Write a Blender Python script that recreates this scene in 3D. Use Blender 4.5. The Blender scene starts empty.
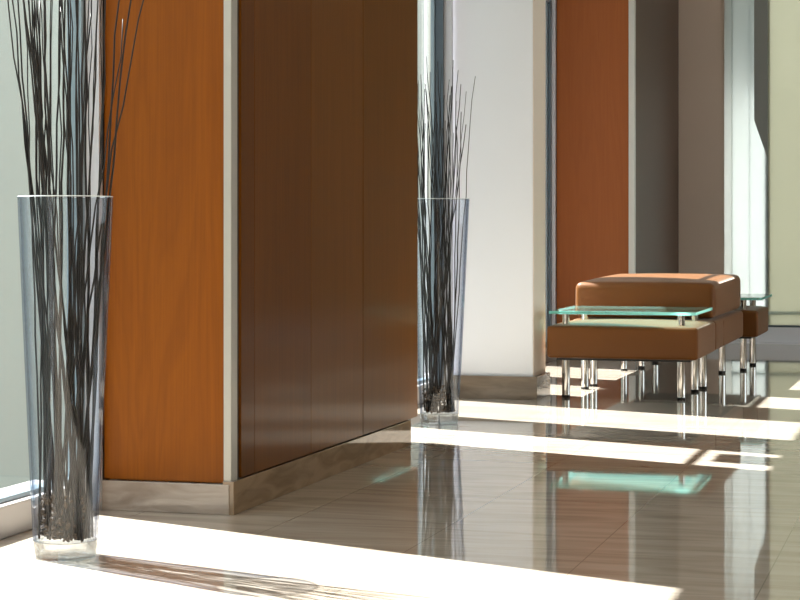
import bpy, bmesh, math, random
from mathutils import Vector, Matrix

random.seed(7)
S = bpy.context.scene
COL = S.collection
PI = math.pi

# ------------------------------------------------------------------ materials
def new_mat(name):
    m = bpy.data.materials.new(name); m.use_nodes = True
    nt = m.node_tree; nt.nodes.clear()
    out = nt.nodes.new('ShaderNodeOutputMaterial')
    return m, nt, out

def N(nt, typ, **kw):
    n = nt.nodes.new(typ)
    for k, v in kw.items(): setattr(n, k, v)
    return n

def principled(name, color, rough=.5, metal=0., coat=0., coat_rough=.05, spec=.5, bump=None, vary=None, sheen=0.):
    m, nt, out = new_mat(name)
    b = N(nt, 'ShaderNodeBsdfPrincipled')
    b.inputs['Base Color'].default_value = (*color, 1)
    b.inputs['Roughness'].default_value = rough
    b.inputs['Metallic'].default_value = metal
    b.inputs['Coat Weight'].default_value = coat
    b.inputs['Coat Roughness'].default_value = coat_rough
    b.inputs['Specular IOR Level'].default_value = spec
    b.inputs['Sheen Weight'].default_value = sheen; b.inputs['Sheen Roughness'].default_value = .3; b.inputs['Sheen Tint'].default_value = (1, .86, .76, 1)
    nt.links.new(b.outputs[0], out.inputs[0])
    tc = N(nt, 'ShaderNodeTexCoord')
    if vary:
        scale, amt = vary
        nz = N(nt, 'ShaderNodeTexNoise'); nz.inputs['Scale'].default_value = scale; nz.inputs['Detail'].default_value = 4
        nt.links.new(tc.outputs['Object'], nz.inputs['Vector'])
        mx = N(nt, 'ShaderNodeMix', data_type='RGBA')
        mx.inputs[6].default_value = (*[c * (1 - amt) for c in color], 1)
        mx.inputs[7].default_value = (*[min(1, c * (1 + amt)) for c in color], 1)
        nt.links.new(nz.outputs['Fac'], mx.inputs[0]); nt.links.new(mx.outputs[2], b.inputs['Base Color'])
    if bump:
        scale, strength = bump
        nz = N(nt, 'ShaderNodeTexNoise'); nz.inputs['Scale'].default_value = scale; nz.inputs['Detail'].default_value = 3
        nt.links.new(tc.outputs['Object'], nz.inputs['Vector'])
        bp = N(nt, 'ShaderNodeBump'); bp.inputs['Strength'].default_value = strength; bp.inputs['Distance'].default_value = .002
        nt.links.new(nz.outputs['Fac'], bp.inputs['Height']); nt.links.new(bp.outputs[0], b.inputs['Normal'])
    return m

def wood(name, dark, light, rough=.35, coat=.4, coat_rough=.1, seed=0., spec=.5, scale=(9, 9, .55), fine=(120, 120, 1.6)):
    m, nt, out = new_mat(name)
    b = N(nt, 'ShaderNodeBsdfPrincipled')
    tc = N(nt, 'ShaderNodeTexCoord')
    mp = N(nt, 'ShaderNodeMapping'); mp.inputs['Scale'].default_value = scale; mp.inputs['Location'].default_value = (seed, seed * 1.7, seed)
    nt.links.new(tc.outputs['Object'], mp.inputs[0])
    n1 = N(nt, 'ShaderNodeTexNoise'); n1.inputs['Scale'].default_value = 1; n1.inputs['Detail'].default_value = 5; n1.inputs['Distortion'].default_value = 1.2
    nt.links.new(mp.outputs[0], n1.inputs['Vector'])
    # growth rings: bands of the low-frequency noise
    mul = N(nt, 'ShaderNodeMath', operation='MULTIPLY'); mul.inputs[1].default_value = 7
    fr = N(nt, 'ShaderNodeMath', operation='PINGPONG'); fr.inputs[1].default_value = .5
    nt.links.new(n1.outputs['Fac'], mul.inputs[0]); nt.links.new(mul.outputs[0], fr.inputs[0])
    mp2 = N(nt, 'ShaderNodeMapping'); mp2.inputs['Scale'].default_value = fine
    nt.links.new(tc.outputs['Object'], mp2.inputs[0])
    n2 = N(nt, 'ShaderNodeTexNoise'); n2.inputs['Scale'].default_value = 1; n2.inputs['Detail'].default_value = 3
    nt.links.new(mp2.outputs[0], n2.inputs['Vector'])
    a = N(nt, 'ShaderNodeMath', operation='MULTIPLY'); a.inputs[1].default_value = .55
    nt.links.new(fr.outputs[0], a.inputs[0])
    c = N(nt, 'ShaderNodeMath', operation='MULTIPLY_ADD'); c.inputs[1].default_value = .75; 
    nt.links.new(n2.outputs['Fac'], c.inputs[0]); nt.links.new(a.outputs[0], c.inputs[2])
    mx = N(nt, 'ShaderNodeMix', data_type='RGBA'); mx.inputs[6].default_value = (*dark, 1); mx.inputs[7].default_value = (*light, 1)
    nt.links.new(c.outputs[0], mx.inputs[0]); nt.links.new(mx.outputs[2], b.inputs['Base Color'])
    b.inputs['Roughness'].default_value = rough; b.inputs['Specular IOR Level'].default_value = spec
    b.inputs['Coat Weight'].default_value = coat; b.inputs['Coat Roughness'].default_value = coat_rough
    nt.links.new(b.outputs[0], out.inputs[0])
    return m

def stone(name, base, vein, rough=.06, tile=None, vein_scale=(1.2, 5.0, 5.0), spec=.5, joint=(.3, .25, .2), coat=0.):
    """polished travertine: long soft streaks, optional thin joints every `tile` metres"""
    m, nt, out = new_mat(name)
    b = N(nt, 'ShaderNodeBsdfPrincipled')
    tc = N(nt, 'ShaderNodeTexCoord')
    mp = N(nt, 'ShaderNodeMapping'); mp.inputs['Scale'].default_value = vein_scale
    nt.links.new(tc.outputs['Object'], mp.inputs[0])
    n1 = N(nt, 'ShaderNodeTexNoise'); n1.inputs['Scale'].default_value = 2.2; n1.inputs['Detail'].default_value = 8; n1.inputs['Distortion'].default_value = .9
    nt.links.new(mp.outputs[0], n1.inputs['Vector'])
    rp = N(nt, 'ShaderNodeValToRGB')
    rp.color_ramp.elements[0].position = .33; rp.color_ramp.elements[0].color = (*vein, 1)
    rp.color_ramp.elements[1].position = .62; rp.color_ramp.elements[1].color = (*base, 1)
    nt.links.new(n1.outputs['Fac'], rp.inputs[0])
    colour = rp.outputs[0]
    if tile:
        sp = N(nt, 'ShaderNodeSeparateXYZ'); nt.links.new(tc.outputs['Object'], sp.inputs[0])
        masks = []
        for ax, (size, off) in zip('XY', tile):
            s = N(nt, 'ShaderNodeMath', operation='ADD'); s.inputs[1].default_value = -off
            nt.links.new(sp.outputs[ax], s.inputs[0])
            p = N(nt, 'ShaderNodeMath', operation='PINGPONG'); p.inputs[1].default_value = size / 2
            nt.links.new(s.outputs[0], p.inputs[0])
            l = N(nt, 'ShaderNodeMath', operation='LESS_THAN'); l.inputs[1].default_value = .0018
            nt.links.new(p.outputs[0], l.inputs[0]); masks.append(l)
        mxm = N(nt, 'ShaderNodeMath', operation='MAXIMUM')
        nt.links.new(masks[0].outputs[0], mxm.inputs[0]); nt.links.new(masks[1].outputs[0], mxm.inputs[1])
        mx = N(nt, 'ShaderNodeMix', data_type='RGBA'); mx.inputs[7].default_value = (*joint, 1)
        nt.links.new(mxm.outputs[0], mx.inputs[0]); nt.links.new(colour, mx.inputs[6]); colour = mx.outputs[2]
    nt.links.new(colour, b.inputs['Base Color'])
    b.inputs['Roughness'].default_value = rough; b.inputs['Specular IOR Level'].default_value = spec
    b.inputs['Coat Weight'].default_value = coat; b.inputs['Coat Roughness'].default_value = .02
    # faint waviness of the polish
    nz = N(nt, 'ShaderNodeTexNoise'); nz.inputs['Scale'].default_value = 5; nz.inputs['Detail'].default_value = 1
    nt.links.new(tc.outputs['Object'], nz.inputs['Vector'])
    bp = N(nt, 'ShaderNodeBump'); bp.inputs['Strength'].default_value = .05; bp.inputs['Distance'].default_value = .002
    nt.links.new(nz.outputs['Fac'], bp.inputs['Height']); nt.links.new(bp.outputs[0], b.inputs['Normal'])
    nt.links.new(b.outputs[0], out.inputs[0])
    return m

def sheet_glass(name, tint=(.97, .98, .98), strength=.85, power=4., f0=.04, rough=.0, frost=0., frost_col=(.9, .95, .93), edge=None):
    """clear or frosted sheet glass: transmission, edge-on reflection, optional translucent frosting"""
    m, nt, out = new_mat(name)
    t = N(nt, 'ShaderNodeBsdfTransparent'); t.inputs[0].default_value = (*tint, 1)
    g = N(nt, 'ShaderNodeBsdfGlossy'); g.inputs['Roughness'].default_value = rough
    lw = N(nt, 'ShaderNodeLayerWeight'); lw.inputs['Blend'].default_value = .5
    p = N(nt, 'ShaderNodeMath', operation='POWER'); p.inputs[1].default_value = power
    nt.links.new(lw.outputs['Facing'], p.inputs[0])
    ma = N(nt, 'ShaderNodeMath', operation='MULTIPLY_ADD'); ma.inputs[1].default_value = strength; ma.inputs[2].default_value = f0
    nt.links.new(p.outputs[0], ma.inputs[0])
    body = t.outputs[0]
    if edge:                       # longer path through the glass towards the silhouette: more of the glass's own tint
        pe = N(nt, 'ShaderNodeMath', operation='POWER'); pe.inputs[1].default_value = 3.2
        nt.links.new(lw.outputs['Facing'], pe.inputs[0])
        me_ = N(nt, 'ShaderNodeMix', data_type='RGBA'); me_.inputs[6].default_value = (*tint, 1); me_.inputs[7].default_value = (*edge, 1)
        nt.links.new(pe.outputs[0], me_.inputs[0]); nt.links.new(me_.outputs[2], t.inputs[0])
    if frost > 0:
        tr = N(nt, 'ShaderNodeBsdfTranslucent'); tr.inputs[0].default_value = (*frost_col, 1)
        mf = N(nt, 'ShaderNodeMixShader'); mf.inputs[0].default_value = frost
        nt.links.new(t.outputs[0], mf.inputs[1]); nt.links.new(tr.outputs[0], mf.inputs[2]); body = mf.outputs[0]
    mx = N(nt, 'ShaderNodeMixShader')
    nt.links.new(ma.outputs[0], mx.inputs[0]); nt.links.new(body, mx.inputs[1]); nt.links.new(g.outputs[0], mx.inputs[2])
    nt.links.new(mx.outputs[0], out.inputs[0])
    return m

def solid_glass(name, color=(.96, .98, .99), rough=.0, ior=1.46):
    m, nt, out = new_mat(name)
    g = N(nt, 'ShaderNodeBsdfGlass'); g.inputs[0].default_value = (*color, 1); g.inputs['Roughness'].default_value = rough; g.inputs['IOR'].default_value = ior
    t = N(nt, 'ShaderNodeBsdfTransparent'); t.inputs[0].default_value = (.9, .93, .94, 1)
    mx = N(nt, 'ShaderNodeMixShader'); mx.inputs[0].default_value = .55
    nt.links.new(t.outputs[0], mx.inputs[1]); nt.links.new(g.outputs[0], mx.inputs[2])
    nt.links.new(mx.outputs[0], out.inputs[0])
    return m

M = {}
M['floor'] = stone('polished_travertine', (.57, .50, .42), (.43, .365, .295), rough=.035, tile=((.565, -1.64), (1.13, .35)), vein_scale=(.9, 5.5, 1), spec=.75, joint=(.34, .29, .23))
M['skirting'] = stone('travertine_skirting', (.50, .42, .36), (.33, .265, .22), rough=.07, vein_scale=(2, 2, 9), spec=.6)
M['skirting_shade'] = stone('shaded_skirting', (.33, .225, .135), (.22, .145, .08), rough=.05, vein_scale=(2, 2, 9), spec=.7)  # column side: same skirting, shade and wood reflection put into the colour
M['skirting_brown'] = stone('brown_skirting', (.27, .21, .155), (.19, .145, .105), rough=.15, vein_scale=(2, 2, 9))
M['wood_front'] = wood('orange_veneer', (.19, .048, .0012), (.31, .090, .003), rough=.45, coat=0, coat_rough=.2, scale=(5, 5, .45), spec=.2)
M['wood_side'] = [wood('shaded_veneer_%s' % 'abcd'[i], d, l, rough=.4, spec=.12, coat=.26, coat_rough=.13, seed=3.1 * i, scale=(14, 14, .35)) for i, (d, l) in enumerate([  # same veneer as the front, the side's shade put into darker colours
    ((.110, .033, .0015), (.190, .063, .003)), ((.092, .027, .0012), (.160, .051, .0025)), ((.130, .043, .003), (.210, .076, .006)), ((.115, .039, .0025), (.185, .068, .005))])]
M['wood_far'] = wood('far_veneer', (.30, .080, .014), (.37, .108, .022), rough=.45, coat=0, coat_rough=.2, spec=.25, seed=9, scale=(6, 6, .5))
M['wood_far_side'] = wood('far_side_veneer', (.060, .028, .014), (.080, .038, .019), rough=.45, spec=.2, coat=.22, coat_rough=.08, seed=5, scale=(14, 14, .35))  # darker copy of the far veneer, side shade put into the colour
M['white'] = principled('white_plaster', (.86, .88, .93), .6, vary=(3, .02))
M['beige'] = principled('shaded_plaster', (.84, .74, .63), .6)  # right face of the white pillar, warm shade put into the colour
M['taupe'] = principled('taupe_plaster', (.72, .58, .48), .6, vary=(2, .04))
M['room'] = principled('room_plaster', (.66, .61, .55), .7)
M['brown_wall'] = principled('brown_panel_wall', (.16, .085, .04), .5)
M['ceiling'] = principled('ceiling_plaster', (.80, .78, .75), .8)
M['alu'] = principled('pale_aluminium', (.55, .53, .48), .35, .35)
M['alu_cool'] = principled('cool_aluminium', (.60, .60, .64), .4, .2)
M['alu_dark'] = principled('dark_aluminium', (.10, .13, .16), .35, .4)
M['alu_blue'] = principled('blue_grey_aluminium', (.30, .38, .43), .3, .4)
M['cover'] = principled('shade_strip', (.30, .32, .30), .5)  # grey standing for shadow on the upper far post
M['gap'] = principled('shadow_gap', (.055, .040, .028), .6)
M['kerb'] = principled('kerb_metal', (.44, .42, .41), .35, .0, vary=(4, .05))
M['chrome'] = principled('chrome', (.80, .78, .74), .07, 1.)
M['rubber'] = principled('black_rubber', (.012, .012, .012), .5)
M['leather'] = principled('tan_leather', (.165, .056, .0065), .5, spec=.3, sheen=.35, bump=(260, .25), vary=(6, .06))
M['leather_dark'] = principled('leather_stitching', (.16, .058, .018), .5)
M['bark'] = principled('willow_bark', (.011, .008, .006), .4, vary=(30, .5))
M['bark_grey'] = principled('willow_bark_grey', (.016, .013, .012), .4, vary=(30, .5))
M['chips'] = principled('bark_chips', (.085, .055, .032), .55, vary=(40, .6))
M['pane'] = sheet_glass('window_glass', (.97, .985, .98), .5)
M['frost'] = sheet_glass('frosted_glass', (.93, .97, .96), .3, frost=.85, frost_col=(.70, .75, .75), rough=.1)
M['frost_green'] = sheet_glass('green_frosted_glass', (.92, .94, .90), .5, frost=.85, frost_col=(.78, .76, .62), rough=.02)
M['vase'] = sheet_glass('vase_glass', (.955, .965, .98), .6, power=4, f0=.03, edge=(.26, .36, .54))
M['vase_rim'] = principled('vase_rim', (.85, .9, .92), .1)
M['vase_base'] = solid_glass('vase_base_glass')
M['table_glass'] = sheet_glass('table_glass', (.95, .98, .975), .8, power=3, f0=.06, frost=.34, frost_col=(.44, .93, .87))
M['table_edge'] = sheet_glass('table_glass_edge', (.6, .95, .88), .3, frost=.9, frost_col=(.50, 1.0, .92), rough=.1)
M['facade'] = principled('pale_facade', (.33, .36, .33), .8)
M['facade_green'] = principled('pale_green_facade', (.52, .52, .46), .8)
M['ground_out'] = principled('outside_paving', (.30, .30, .28), .8)
M['concrete'] = principled('outside_concrete', (.55, .54, .52), .8)

# ------------------------------------------------------------------ mesh helpers
def box(bm, x0, x1, y0, y1, z0, z1, bevel=0., seg=2):
    r = bmesh.ops.create_cube(bm, size=1)
    vs = r['verts']
    for v in vs:
        v.co = Vector((x0 + (v.co.x + .5) * (x1 - x0), y0 + (v.co.y + .5) * (y1 - y0), z0 + (v.co.z + .5) * (z1 - z0)))
    if bevel:
        es = list({e for v in vs for e in v.link_edges})
        bmesh.ops.bevel(bm, geom=es, offset=bevel, segments=seg, profile=.5, affect='EDGES')
    return bm

def boxbm(*a, **k): return box(bmesh.new(), *a, **k)

def lathe(bm, prof, n=48, close=False, c=(0, 0, 0)):
    rings = []
    for r, z in prof:
        if r < 1e-6: rings.append([bm.verts.new((c[0], c[1], c[2] + z))])
        else: rings.append([bm.verts.new((c[0] + r * math.cos(2 * PI * k / n), c[1] + r * math.sin(2 * PI * k / n), c[2] + z)) for k in range(n)])
    seq = list(zip(rings, rings[1:])) + ([(rings[-1], rings[0])] if close else [])
    for a, b in seq:
        for k in range(n):
            k2 = (k + 1) % n
            if len(a) == 1 and len(b) == 1: continue
            if len(a) == 1: bm.faces.new((a[0], b[k2], b[k]))
            elif len(b) == 1: bm.faces.new((a[k], a[k2], b[0]))
            else: bm.faces.new((a[k], a[k2], b[k2], b[k]))
    bmesh.ops.recalc_face_normals(bm, faces=bm.faces)
    return bm

def tube(bm, pts, radii, n=6):
    rings = []
    for i, p in enumerate(pts):
        t = (pts[min(i + 1, len(pts) - 1)] - pts[max(i - 1, 0)]).normalized()
        u = t.cross(Vector((1, .2, 0))).normalized(); w = t.cross(u).normalized()
        rings.append([bm.verts.new(p + radii[i] * (math.cos(2 * PI * k / n) * u + math.sin(2 * PI * k / n) * w)) for k in range(n)])
    for a, b in zip(rings, rings[1:]):
        for k in range(n): bm.faces.new((a[k], a[(k + 1) % n], b[(k + 1) % n], b[k]))
    bm.faces.new(rings[0]); bm.faces.new(rings[-1])
    bmesh.ops.recalc_face_normals(bm, faces=bm.faces)
    return bm

def pad(bm, x0, x1, y0, y1, z0, z1, r=.03, bulge=.0, slope=0., nx=26, ny=26, nz=12, side=.006):
    """upholstered block: rounded edges, crowned top, slightly swollen sides; slope raises the back"""
    def grid(a, b, n, r):
        inner = [a + r + (b - a - 2 * r) * i / (n - 1) for i in range(n)]
        e = [a + r * (1 - math.cos(PI / 2 * k / 4)) for k in range(4)]
        return e + inner + [b - (q - a) for q in reversed(e)]
    X, Y, Z = grid(x0, x1, nx, r), grid(y0, y1, ny, r), grid(z0, z1, nz, r)
    cache = {}
    def vert(i, j, k):
        key = (i, j, k)
        if key in cache: return cache[key]
        p = Vector((X[i], Y[j], Z[k]))
        q = Vector((min(max(p.x, x0 + r), x1 - r), min(max(p.y, y0 + r), y1 - r), min(max(p.z, z0 + r), z1 - r)))
        d = p - q
        if d.length > 1e-9: p = q + d.normalized() * r
        fx = (p.x - x0) / (x1 - x0); fy = (p.y - y0) / (y1 - y0); fz = (p.z - z0) / (z1 - z0)
        cx = max(0, 4 * fx * (1 - fx)); cy = max(0, 4 * fy * (1 - fy)); cz = max(0, 4 * fz * (1 - fz))
        p.z += fz * (bulge * cx ** .6 * cy ** .6 + slope * fy)
        p.x += (fx - .5) * 2 * side * cy ** .5 * cz ** .5
        p.y += (fy - .5) * 2 * side * cx ** .5 * cz ** .5
        v = bm.verts.new(p); cache[key] = v
        return v
    A, B, C = len(X) - 1, len(Y) - 1, len(Z) - 1
    for i in range(A):
        for j in range(B):
            for k in (0, C): bm.faces.new((vert(i, j, k), vert(i + 1, j, k), vert(i + 1, j + 1, k), vert(i, j + 1, k)))
    for i in range(A):
        for k in range(C):
            for j in (0, B): bm.faces.new((vert(i, j, k), vert(i + 1, j, k), vert(i + 1, j, k + 1), vert(i, j, k + 1)))
    for j in range(B):
        for k in range(C):
            for i in (0, A): bm.faces.new((vert(i, j, k), vert(i, j + 1, k), vert(i, j + 1, k + 1), vert(i, j, k + 1)))
    bmesh.ops.remove_doubles(bm, verts=bm.verts, dist=1e-6)
    bmesh.ops.recalc_face_normals(bm, faces=bm.faces)
    return bm

def obj(name, bm, mat, parent=None, smooth=False, angle=None):
    me = bpy.data.meshes.new(name); bm.to_mesh(me); bm.free()
    me.materials.append(mat)
    if smooth:
        for p in me.polygons: p.use_smooth = True
        if angle: me.set_sharp_from_angle(angle=math.radians(angle))
    o = bpy.data.objects.new(name, me); COL.objects.link(o)
    if parent: o.parent = parent
    return o

def thing(name, label, cat, loc=(0, 0, 0), group=None):
    o = bpy.data.objects.new(name, None); COL.objects.link(o)
    o.empty_display_size = .1
    o.location = loc; tag(o, label, cat, group)
    return o

def tag(o, label, cat, group=None):
    o['label'] = label; o['category'] = cat
    if group: o['group'] = group
    return o

def struct(name, bm, mat, parent=None, label=None, **k):
    o = obj(name, bm, mat, parent, **k)
    if not parent: o['kind'] = 'structure'
    return o

def sroot(name):
    o = bpy.data.objects.new(name, None); COL.objects.link(o); o['kind'] = 'structure'; o.empty_display_size = .1
    return o

# ------------------------------------------------------------------ the setting
GX = -3.03                        # glass line of the window wall
YF = 17.70                        # far wall
CEIL = 3.72
HEAD = 3.46                       # underside of the window heads
struct('floor', boxbm(-3.30, 6.0, -2.0, 17.90, -.12, 0), M['floor'])
struct('ceiling', boxbm(-3.30, 6.2, -2.2, 17.90, CEIL, CEIL + .12), M['ceiling'])
bm = bmesh.new()                      # unseen wide window added in the opposite wall to light the far end
box(bm, 6.0, 6.2, -2.0, 9.5, 0, CEIL); box(bm, 6.0, 6.2, 17.2, 17.9, 0, CEIL)
box(bm, 6.0, 6.2, 9.5, 17.2, 0, .5); box(bm, 6.0, 6.2, 9.5, 17.2, 3.45, CEIL)
struct('wall_right', bm, M['room'])
w5 = sroot('fill_light_window')
struct('pane', boxbm(6.09, 6.10, 9.5, 17.2, .5, 3.45), M['pane'], w5)
for y in (9.5, 12.0, 14.6, 17.14): struct('post', boxbm(6.05, 6.15, y, y + .06, .5, 3.45), M['alu_cool'], w5)
struct('wall_back', boxbm(-3.3, 6.2, -2.2, -2.0, 0, CEIL), M['room'])
# window wall: heads above the glass, solid bits behind the columns
bm = bmesh.new()
for y0, y1 in ((-2.0, 6.47), (8.90, 15.12)):
    box(bm, -3.06, -2.94, y0, y1, HEAD, CEIL)
box(bm, -3.09, -3.06, 6.47, 8.90, 0, CEIL)
box(bm, -3.09, -3.06, 15.12, 17.9, 0, CEIL)
box(bm, -3.30, -3.06, -2.0, -1.6, 0, HEAD)
struct('wall_left', bm, M['facade'])
# far wall: taupe return beside the glazing, then glazing, lintel over it
bm = bmesh.new()
box(bm, -3.06, -1.958, YF, YF + .18, 0, CEIL)
box(bm, -1.958, -1.02, YF, YF + .18, HEAD, CEIL)
struct('wall_far', bm, M['taupe'])
struct('wall_far_right', boxbm(-1.02, 6.0, YF, YF + .18, 0, CEIL), M['brown_wall'])

def kerb_run(name, y0, y1):
    bm = boxbm(-3.18, -2.965, y0, y1, 0, .108, bevel=.006)
    return struct(name, bm, M['kerb'])
kerb_run('trim_1', -1.6, 6.40); kerb_run('trim_2', 8.90, 11.34); kerb_run('trim_3', 11.79, 15.02)

def window(name, y0, y1, end_posts, transom=None):
    w = sroot(name)
    struct('pane', boxbm(GX - .005, GX + .005, y0, y1, .118, HEAD), M['pane'], w)
    bm = boxbm(GX - .025, GX + .03, y0, y1, .108, .124)
    struct('bottom_rail', bm, M['alu_blue'], w)
    struct('top_rail', boxbm(GX - .03, GX + .03, y0, y1, HEAD - .05, HEAD), M['alu_blue'], w)
    for x0, x1, a, b, mt in end_posts:
        struct('post', boxbm(x0, x1, a, b, .0, HEAD), M[mt], w)
    if transom:
        struct('transom', boxbm(GX - .012, GX + .012, y0, transom, 2.80, 2.84), M['alu_blue'], w)
    return w
window('window_1', -1.6, 6.40, [(-3.045, -2.990, 6.395, 6.425, 'alu_blue'), (-3.06, -2.935, 6.425, 6.455, 'alu_cool')])
w2 = window('window_2', 8.90, 11.34, [(-3.00, -2.978, 11.30, 11.32, 'alu_blue'), (-3.00, -2.928, 11.32, 11.345, 'alu_dark'), (-3.00, -2.882, 11.345, 11.385, 'alu_cool')], 9.95)
w3 = window('window_3', 11.79, 15.02, [(-3.06, -3.03, 14.95, 15.0, 'alu_blue'), (-3.06, -3.012, 15.0, 15.06, 'alu_dark'), (-3.06, -2.985, 15.06, 15.10, 'alu_cool'), (-3.06, -2.98, 11.79, 11.84, 'alu_cool')], 15.0)
# unseen opaque panel added above the second window's transom for its shadow
caster = struct('shadow_panel', boxbm(GX - .03, GX + .03, 9.36, 9.66, 2.98, 3.36), M['alu_dark'], w2)

# far glazing: frosted leaf, post whose upper shadow is built as a dark strip, green leaf, rails
w4 = sroot('window_4')
struct('frosted_pane', boxbm(-1.89, -1.735, YF + .02, YF + .03, .165, HEAD), M['frost'], w4)
struct('post', boxbm(-1.957, -1.89, YF - .02, YF + .06, 0, HEAD), M['frost'], w4)
struct('narrow_pane', boxbm(-1.735, -1.57, YF + .02, YF + .03, .165, HEAD), M['frost'], w4)
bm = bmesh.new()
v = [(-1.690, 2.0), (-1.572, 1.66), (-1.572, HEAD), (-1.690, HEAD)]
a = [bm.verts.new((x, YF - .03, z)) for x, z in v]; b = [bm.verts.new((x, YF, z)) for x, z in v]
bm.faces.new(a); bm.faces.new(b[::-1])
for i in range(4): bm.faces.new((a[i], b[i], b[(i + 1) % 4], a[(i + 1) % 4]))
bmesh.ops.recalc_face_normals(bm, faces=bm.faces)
struct('post_shade_strip', bm, M['cover'], w4)  # slanted shadow edge shaped into a dark strip
struct('green_pane', boxbm(-1.57, -1.02, YF + .02, YF + .03, .165, HEAD), M['frost_green'], w4)
struct('rail', boxbm(-1.89, -1.02, YF - .015, YF + .05, .262, .288), M['frost'], w4)
struct('bottom_rail', boxbm(-1.957, -1.02, YF - .012, YF + .05, .148, .165), M['alu_dark'], w4)
struct('baseboard_far', boxbm(-2.37, 6.0, YF - .03, YF, 0, .148), M['white'])
struct('sun_line_strip', boxbm(-1.95, -1.02, YF - .10, YF - .03, 0, .012), M['white'])  # white strip standing for a thin sunlit line along the far base

# outside: pale facade across the street, ground, unseen fins, wall and canopy added to shade
struct('wall_outside_left', boxbm(-8.3, -8.0, -12, 40, -6, 5.2), M['facade'])
struct('wall_outside_far', boxbm(-8.0, 12, 26, 26.3, -6, 5.8), M['facade_green'])
struct('ground_outside', boxbm(-30, 30, -30, 40, -6.3, -6.0), M['ground_out'])
for i, (y0, y1) in enumerate(((9.86, 10.46), (12.86, 13.42), (14.42, 15.4))):
    struct('shadow_fin_outside_%d' % (i + 1), boxbm(-3.24, -3.12, y0, y1, -.12, 4.2), M['concrete'])  # fins out of view, placed to cast the floor's shadow bands
struct('sun_block_outside', boxbm(-1.595, -1.555, YF + .032, 23.0, -.12, 9.0), M['concrete'])  # added wall behind the frosting, keeps sun off the green pane
# unseen added canopy, edge parallel to the corridor: its shadow crosses the frosted leaf at a slant
struct('shadow_canopy_outside', boxbm(-2.66, -1.60, YF + .24, 22.0, 3.80, 3.88), M['concrete'])

# ------------------------------------------------------------------ wood clad columns
def skirting(parent, boxes, mat):
    bm = bmesh.new()
    for b_ in boxes: box(bm, *b_, bevel=.003, seg=1)
    return obj('skirting', bm, mat, parent)

c1 = thing('wood_clad_column', 'large wood veneer clad column between the two tall glass vases, orange front and shade-darkened brown side', 'column', (-2.75, 7.7, 0))
def rel(o): return (-o.location.x, -o.location.y, -o.location.z)
def put(name, bm, mat, root, **k):
    bmesh.ops.translate(bm, vec=Vector(rel(root)), verts=bm.verts)
    return obj(name, bm, mat, root, **k)
XS = -2.44
put('core', boxbm(-3.02, XS - .03, 6.52, 8.94, 0, CEIL), M['gap'], c1)
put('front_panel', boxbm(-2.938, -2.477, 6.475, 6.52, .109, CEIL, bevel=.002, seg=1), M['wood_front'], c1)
put('corner_trim', boxbm(-2.476, -2.446, 6.468, 6.53, .100, CEIL, bevel=.002, seg=1), M['alu'], c1)
put('shadow_gap', boxbm(-2.46, XS - .010, 6.53, 6.56, .118, CEIL), M['gap'], c1)
for i, (y0, y1) in enumerate(((6.552, 6.690), (6.692, 7.343), (7.345, 8.052), (8.058, 8.95))):
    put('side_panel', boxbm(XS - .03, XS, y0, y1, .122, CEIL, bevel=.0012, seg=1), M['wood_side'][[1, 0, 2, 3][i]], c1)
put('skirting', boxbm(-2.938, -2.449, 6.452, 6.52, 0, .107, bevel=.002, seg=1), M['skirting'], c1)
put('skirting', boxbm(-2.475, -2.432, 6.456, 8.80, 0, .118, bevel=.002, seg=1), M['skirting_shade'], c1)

c2 = thing('wood_clad_column', 'wood veneer clad column behind the leather seats at the far end', 'column', (-2.7, 16.4, 0))
put('core', boxbm(-3.055, -2.40, 15.16, YF - .005, 0, CEIL), M['gap'], c2)
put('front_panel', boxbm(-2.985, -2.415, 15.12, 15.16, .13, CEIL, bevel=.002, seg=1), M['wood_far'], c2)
put('corner_trim', boxbm(-2.414, -2.366, 15.11, 15.17, .12, CEIL, bevel=.002, seg=1), M['alu'], c2)
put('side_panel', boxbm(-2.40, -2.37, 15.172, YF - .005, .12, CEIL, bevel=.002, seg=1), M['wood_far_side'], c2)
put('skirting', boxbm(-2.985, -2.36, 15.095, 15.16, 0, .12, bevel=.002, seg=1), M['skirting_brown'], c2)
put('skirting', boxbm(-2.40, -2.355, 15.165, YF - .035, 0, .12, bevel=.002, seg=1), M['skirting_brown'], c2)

pl = thing('pillar', 'white plastered pillar with brown stone skirting behind the farther vase', 'pillar', (-2.7, 11.6, 0))
put('shaft', boxbm(-3.0, -2.40, 11.42, 11.78, .0, CEIL, bevel=.004), M['white'], pl)
put('shaded_right_face', boxbm(-2.415, -2.396, 11.424, 11.782, .137, CEIL), M['beige'], pl)  # beige sheet over the whole right face, carrying its warm shade
bm = bmesh.new(); box(bm, -2.89, -2.366, 11.385, 11.42, 0, .137, bevel=.002, seg=1); box(bm, -2.40, -2.366, 11.42, 11.78, 0, .137, bevel=.002, seg=1)
put('skirting', bm, M['skirting_brown'], pl)

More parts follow.
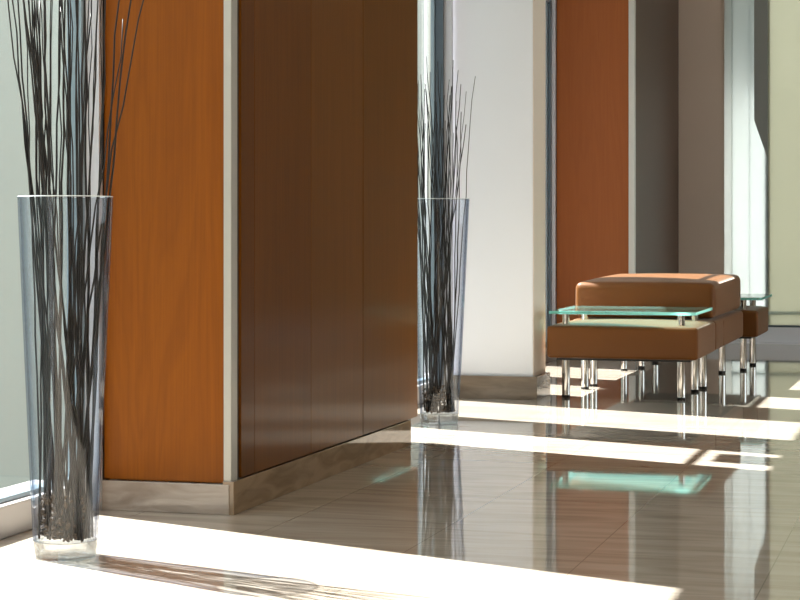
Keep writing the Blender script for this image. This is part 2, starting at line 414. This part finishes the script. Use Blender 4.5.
# ------------------------------------------------------------------ glass vases and willow branches
def vase(loc, rb, rt, h, label):
    v = thing('glass_vase', label, 'vase', loc, 'tall tapered glass vases')
    t = .006
    def R(z): return rb + (rt - rb) * (z / h) ** .92
    zs = [.055 + (h - .055) * i / 20 for i in range(21)]
    prof = [(R(z), z) for z in zs] + [(R(z) - t, z) for z in reversed(zs)]
    obj('wall', lathe(bmesh.new(), prof, 64, close=True), M['vase'], v, smooth=True, angle=40)
    obj('rim', lathe(bmesh.new(), [(rt - t, h - .0005), (rt - t, h + .0025), (rt - .001, h + .0025), (rt, h - .0005)], 64, close=True), M['vase_rim'], v, smooth=True, angle=40)
    b = rb
    obj('base', lathe(bmesh.new(), [(0, .0), (b - .008, 0), (b - .002, .004), (b, .012), (R(.05), .052), (R(.05) - .012, .054), (.05, .046), (0, .044)], 64), M['vase_base'], v, smooth=True, angle=50)
    return v, R

def branch(name, p0, p1, length, r0, seed, label, group, mat, bend=.03, kink=.006, side=None):
    rnd = random.Random(seed)
    d = (p1 - p0).normalized()
    side = Vector(side) if side else d.cross(Vector((rnd.uniform(-1, 1), rnd.uniform(-1, 1), .1))).normalized()
    n = 15; pts = []
    for i in range(n):
        u = i / (n - 1)
        p = p0 + d * length * u + side * bend * (u * u) * rnd.uniform(.9, 1.1)
        k = kink * (1 if 0 < i else 0) * (.5 + u)
        p += Vector((rnd.uniform(-k, k), rnd.uniform(-k, k), 0))
        pts.append(p - p0)
    rad = [r0 * (1 - .55 * i / (n - 1)) for i in range(n)]
    o = obj(name, tube(bmesh.new(), pts, rad, 6), mat, smooth=True)
    o.location = p0
    return tag(o, label, 'branch', group)

def bundle(loc, R, h, count, zmin, zmax, label, group, seed, mats, extra=(), clip=None, lean=1.15):
    rnd = random.Random(seed)
    c = Vector(loc)
    for i in range(count):
        a = rnd.uniform(0, 2 * PI); q = math.sqrt(rnd.uniform(.05, 1))
        b0 = c + Vector((math.cos(a), math.sin(a), 0)) * (R(.07) - .014) * q + Vector((0, 0, .062))
        a2 = a + rnd.gauss(0, 1.15); q2 = rnd.uniform(.1, 1) ** .6
        top = c + Vector((math.cos(a2), math.sin(a2), 0)) * (R(h) - .016) * q2 + Vector((0, 0, h))
        L = rnd.uniform(zmin, zmax)
        branch('willow_branch', b0, top, L, rnd.uniform(.0030, .0053), seed * 1000 + i, label, group, rnd.choice(mats), bend=rnd.uniform(-.06, .075) * q2, kink=.004, side=(-math.cos(a2), -math.sin(a2), 0))
    for i, (bx, by, tx, ty, L, bend, lab) in enumerate(extra):
        branch('willow_branch', c + Vector((bx, by, .062)), c + Vector((tx, ty, h)), L, .0042, seed * 77 + i, lab, group, mats[0], bend=abs(bend), kink=.004, side=(math.copysign(1, bend), 0, 0))

def chips(loc, R, label, seed):
    rnd = random.Random(seed)
    bm = bmesh.new()
    for i in range(260):
        a = rnd.uniform(0, 2 * PI); z = .062 + .13 * rnd.random() ** 1.6
        r = (R(z) - .022) * math.sqrt(rnd.random())
        mat = Matrix.Translation((r * math.cos(a), r * math.sin(a), z)) @ Matrix.Rotation(rnd.uniform(0, 6), 4, Vector((rnd.random(), rnd.random(), rnd.random() + .1)).normalized()) @ Matrix.Diagonal((rnd.uniform(.004, .009), rnd.uniform(.003, .006), rnd.uniform(.006, .016), 1))
        bmesh.ops.create_icosphere(bm, subdivisions=1, radius=1, matrix=mat)
    o = obj('bark_chips', bm, M['chips']); o.location = loc; o['kind'] = 'stuff'
    return tag(o, label, 'bark chips')

V1 = (-2.62, 5.49, 0); V2 = (-2.573, 9.87, 0)
v1, R1 = vase(V1, .0955, .1455, 1.108, 'tall clear tapered glass vase nearest the camera, beside the window and orange panel')
v2, R2 = vase(V2, .0985, .158, 1.172, 'tall clear tapered glass vase farther away, at the end of the wood clad column')
bundle(V1, R1, 1.108, 46, 1.65, 2.0, 'thin dark bare branch standing in the nearer glass vase', 'branches in the nearer vase', 11, [M['bark'], M['bark_grey']],
       extra=[(-.045, 0, .105, -.02, 1.60, .03, 'shorter dark branch of the nearer vase ending in front of the orange panel'),
              (-.01, .02, .070, .03, 1.86, .16, 'dark branch of the nearer vase curving farthest right over the orange panel'),
              (.03, -.02, -.108, .0, 1.90, -.015, 'leftmost dark branch of the nearer vase leaning left before the window')])
bundle(V2, R2, 1.172, 44, 1.45, 1.86, 'thin dark bare branch standing in the farther glass vase', 'branches in the farther vase', 23, [M['bark'], M['bark']])
chips(V1, R1, 'dark bark chips filling the bottom of the nearer glass vase', 5)
chips(V2, R2, 'brown bark chips filling the bottom of the farther glass vase', 6)

# ------------------------------------------------------------------ leather seats
def leg(root, x, y, z1, z0=.0):
    l = obj('leg', lathe(bmesh.new(), [(0, .016), (.0245, .016), (.0245, z1), (0, z1)], 24, c=(x, y, 0)), M['chrome'], root, smooth=True, angle=40)
    obj('foot_cap', lathe(bmesh.new(), [(0, 0), (.0235, 0), (.0255, .003), (.0255, .015), (.0235, .017), (0, .017)], 24, c=(x, y, 0)), M['rubber'], l, smooth=True, angle=40)
    return l

def glass_seat(label, x0, x1, y0, y1, gx0, gx1, gy0, gy1, posts):
    cx, cy = (x0 + x1) / 2, (y0 + y1) / 2
    t = thing('seat_with_glass_top', label, 'seat', (cx, cy, 0), 'leather seat units')
    obj('seat_pad', pad(bmesh.new(), x0 - cx, x1 - cx, y0 - cy, y1 - cy, .246, .436, r=.018, bulge=.022), M['leather'], t, smooth=True)
    obj('frame', boxbm(x0 - cx + .05, x1 - cx - .05, y0 - cy + .05, y1 - cy - .05, .232, .25), M['rubber'], t)
    for x, y in posts:
        leg(t, x - cx, y - cy, .245)
        obj('glass_support', lathe(bmesh.new(), [(0, .43), (.022, .43), (.022, .510), (0, .510)], 24, c=(x - cx, y - cy, 0)), M['chrome'], t, smooth=True, angle=40)
    g = boxbm(gx0 - cx, gx1 - cx, gy0 - cy, gy1 - cy,   .510, .530, bevel=.002, seg=1)
    go = obj('glass_top', g, M['table_glass'], t)
    go.data.materials.append(M['table_edge'])
    for p in go.data.polygons:
        if abs(p.normal.z) < .5: p.material_index = 1
    return t

glass_seat('square tan leather seat unit with glass top, nearest the camera', -2.325, -1.425, 11.47, 12.36, -2.305, -1.43, 11.44, 12.26,
           [(-2.234, 11.605), (-1.538, 11.605), (-2.234, 12.24), (-1.535, 12.22)])
glass_seat('square tan leather seat unit with glass top, farthest back beside the far window', -2.275, -1.325, 14.12, 14.96, -2.26, -1.30, 14.12, 14.99,
           [(-2.18, 14.25), (-1.435, 14.20), (-2.165, 14.85), (-1.425, 14.80)])
b = thing('leather_bench', 'long tan leather bench under the big cushion, between the two glass topped units', 'bench', (-1.885, 13.24, 0))
def rb(*a, **k): return a
bx, by = -1.885, 13.24
obj('seat_pad', pad(bmesh.new(), -2.350 - bx, -1.425 - bx, 12.39 - by, 14.09 - by, .246, .438, r=.024, bulge=.008), M['leather'], b, smooth=True)
obj('frame', boxbm(-2.30 - bx, -1.48 - bx, 12.44 - by, 14.04 - by, .232, .25), M['rubber'], b)
for x, y in ((-2.222, 12.49), (-1.515, 12.48), (-2.26, 13.95), (-1.555, 13.91)):
    leg(b, x - bx, y - by, .245)
bm = tube(bmesh.new(), [Vector((-1.4215 - bx, 12.80 - by, z)) for z in (.262, .30, .36, .42)], [.0025] * 4, 6)
obj('seam', bm, M['leather_dark'], b, smooth=True)

cu = thing('bench_cushion', 'thick tan leather cushion lying on the long bench', 'cushion', (bx, by, .446))
def cz(bm): bmesh.ops.translate(bm, vec=Vector((-bx, -by, -.446)), verts=bm.verts); return bm
obj('cover', cz(pad(bmesh.new(), -2.335, -1.440, 12.44, 14.06,   .447, .674, r=.04, bulge=.02, slope=.022, side=.012)), M['leather'], cu, smooth=True)

# ------------------------------------------------------------------ light
w = bpy.data.worlds.new('sky'); S.world = w; w.use_nodes = True
bg = w.node_tree.nodes['Background']; bg.inputs[0].default_value = (.86, .94, 1.0, 1); bg.inputs[1].default_value = 2.5
sl = bpy.data.lights.new('sun', 'SUN'); sl.energy = 28.; sl.angle = math.radians(.53); sl.color = (1.0, .98, .95)
so = bpy.data.objects.new('sun', sl); COL.objects.link(so)
so.rotation_euler = Vector((1, -.40, -1.45)).to_track_quat('-Z', 'Y').to_euler(); so.location = (-6, 8, 8)

# ------------------------------------------------------------------ camera
F = 1948.
cam = bpy.data.cameras.new('camera'); co = bpy.data.objects.new('camera', cam); COL.objects.link(co)
cam.sensor_width = 36; cam.lens = F / 800 * 36; cam.shift_y = -(300 - 232) / 800.
cam.clip_start = .05; cam.clip_end = 200
co.location = (0, 0, 1.0); co.rotation_euler = (PI / 2, 0, math.atan(550 / F))
S.camera = co

# ------------------------------------------------------------------ view
vs = S.view_settings
S.display_settings.display_device = 'sRGB'
vs.view_transform = 'Standard'; vs.look = 'None'; vs.gamma = 1; vs.use_curve_mapping = False; vs.exposure = 0.
cy = S.cycles
cy.max_bounces = 14; cy.diffuse_bounces = 6; cy.glossy_bounces = 6; cy.transmission_bounces = 12; cy.transparent_max_bounces = 48
cy.sample_clamp_indirect = 6
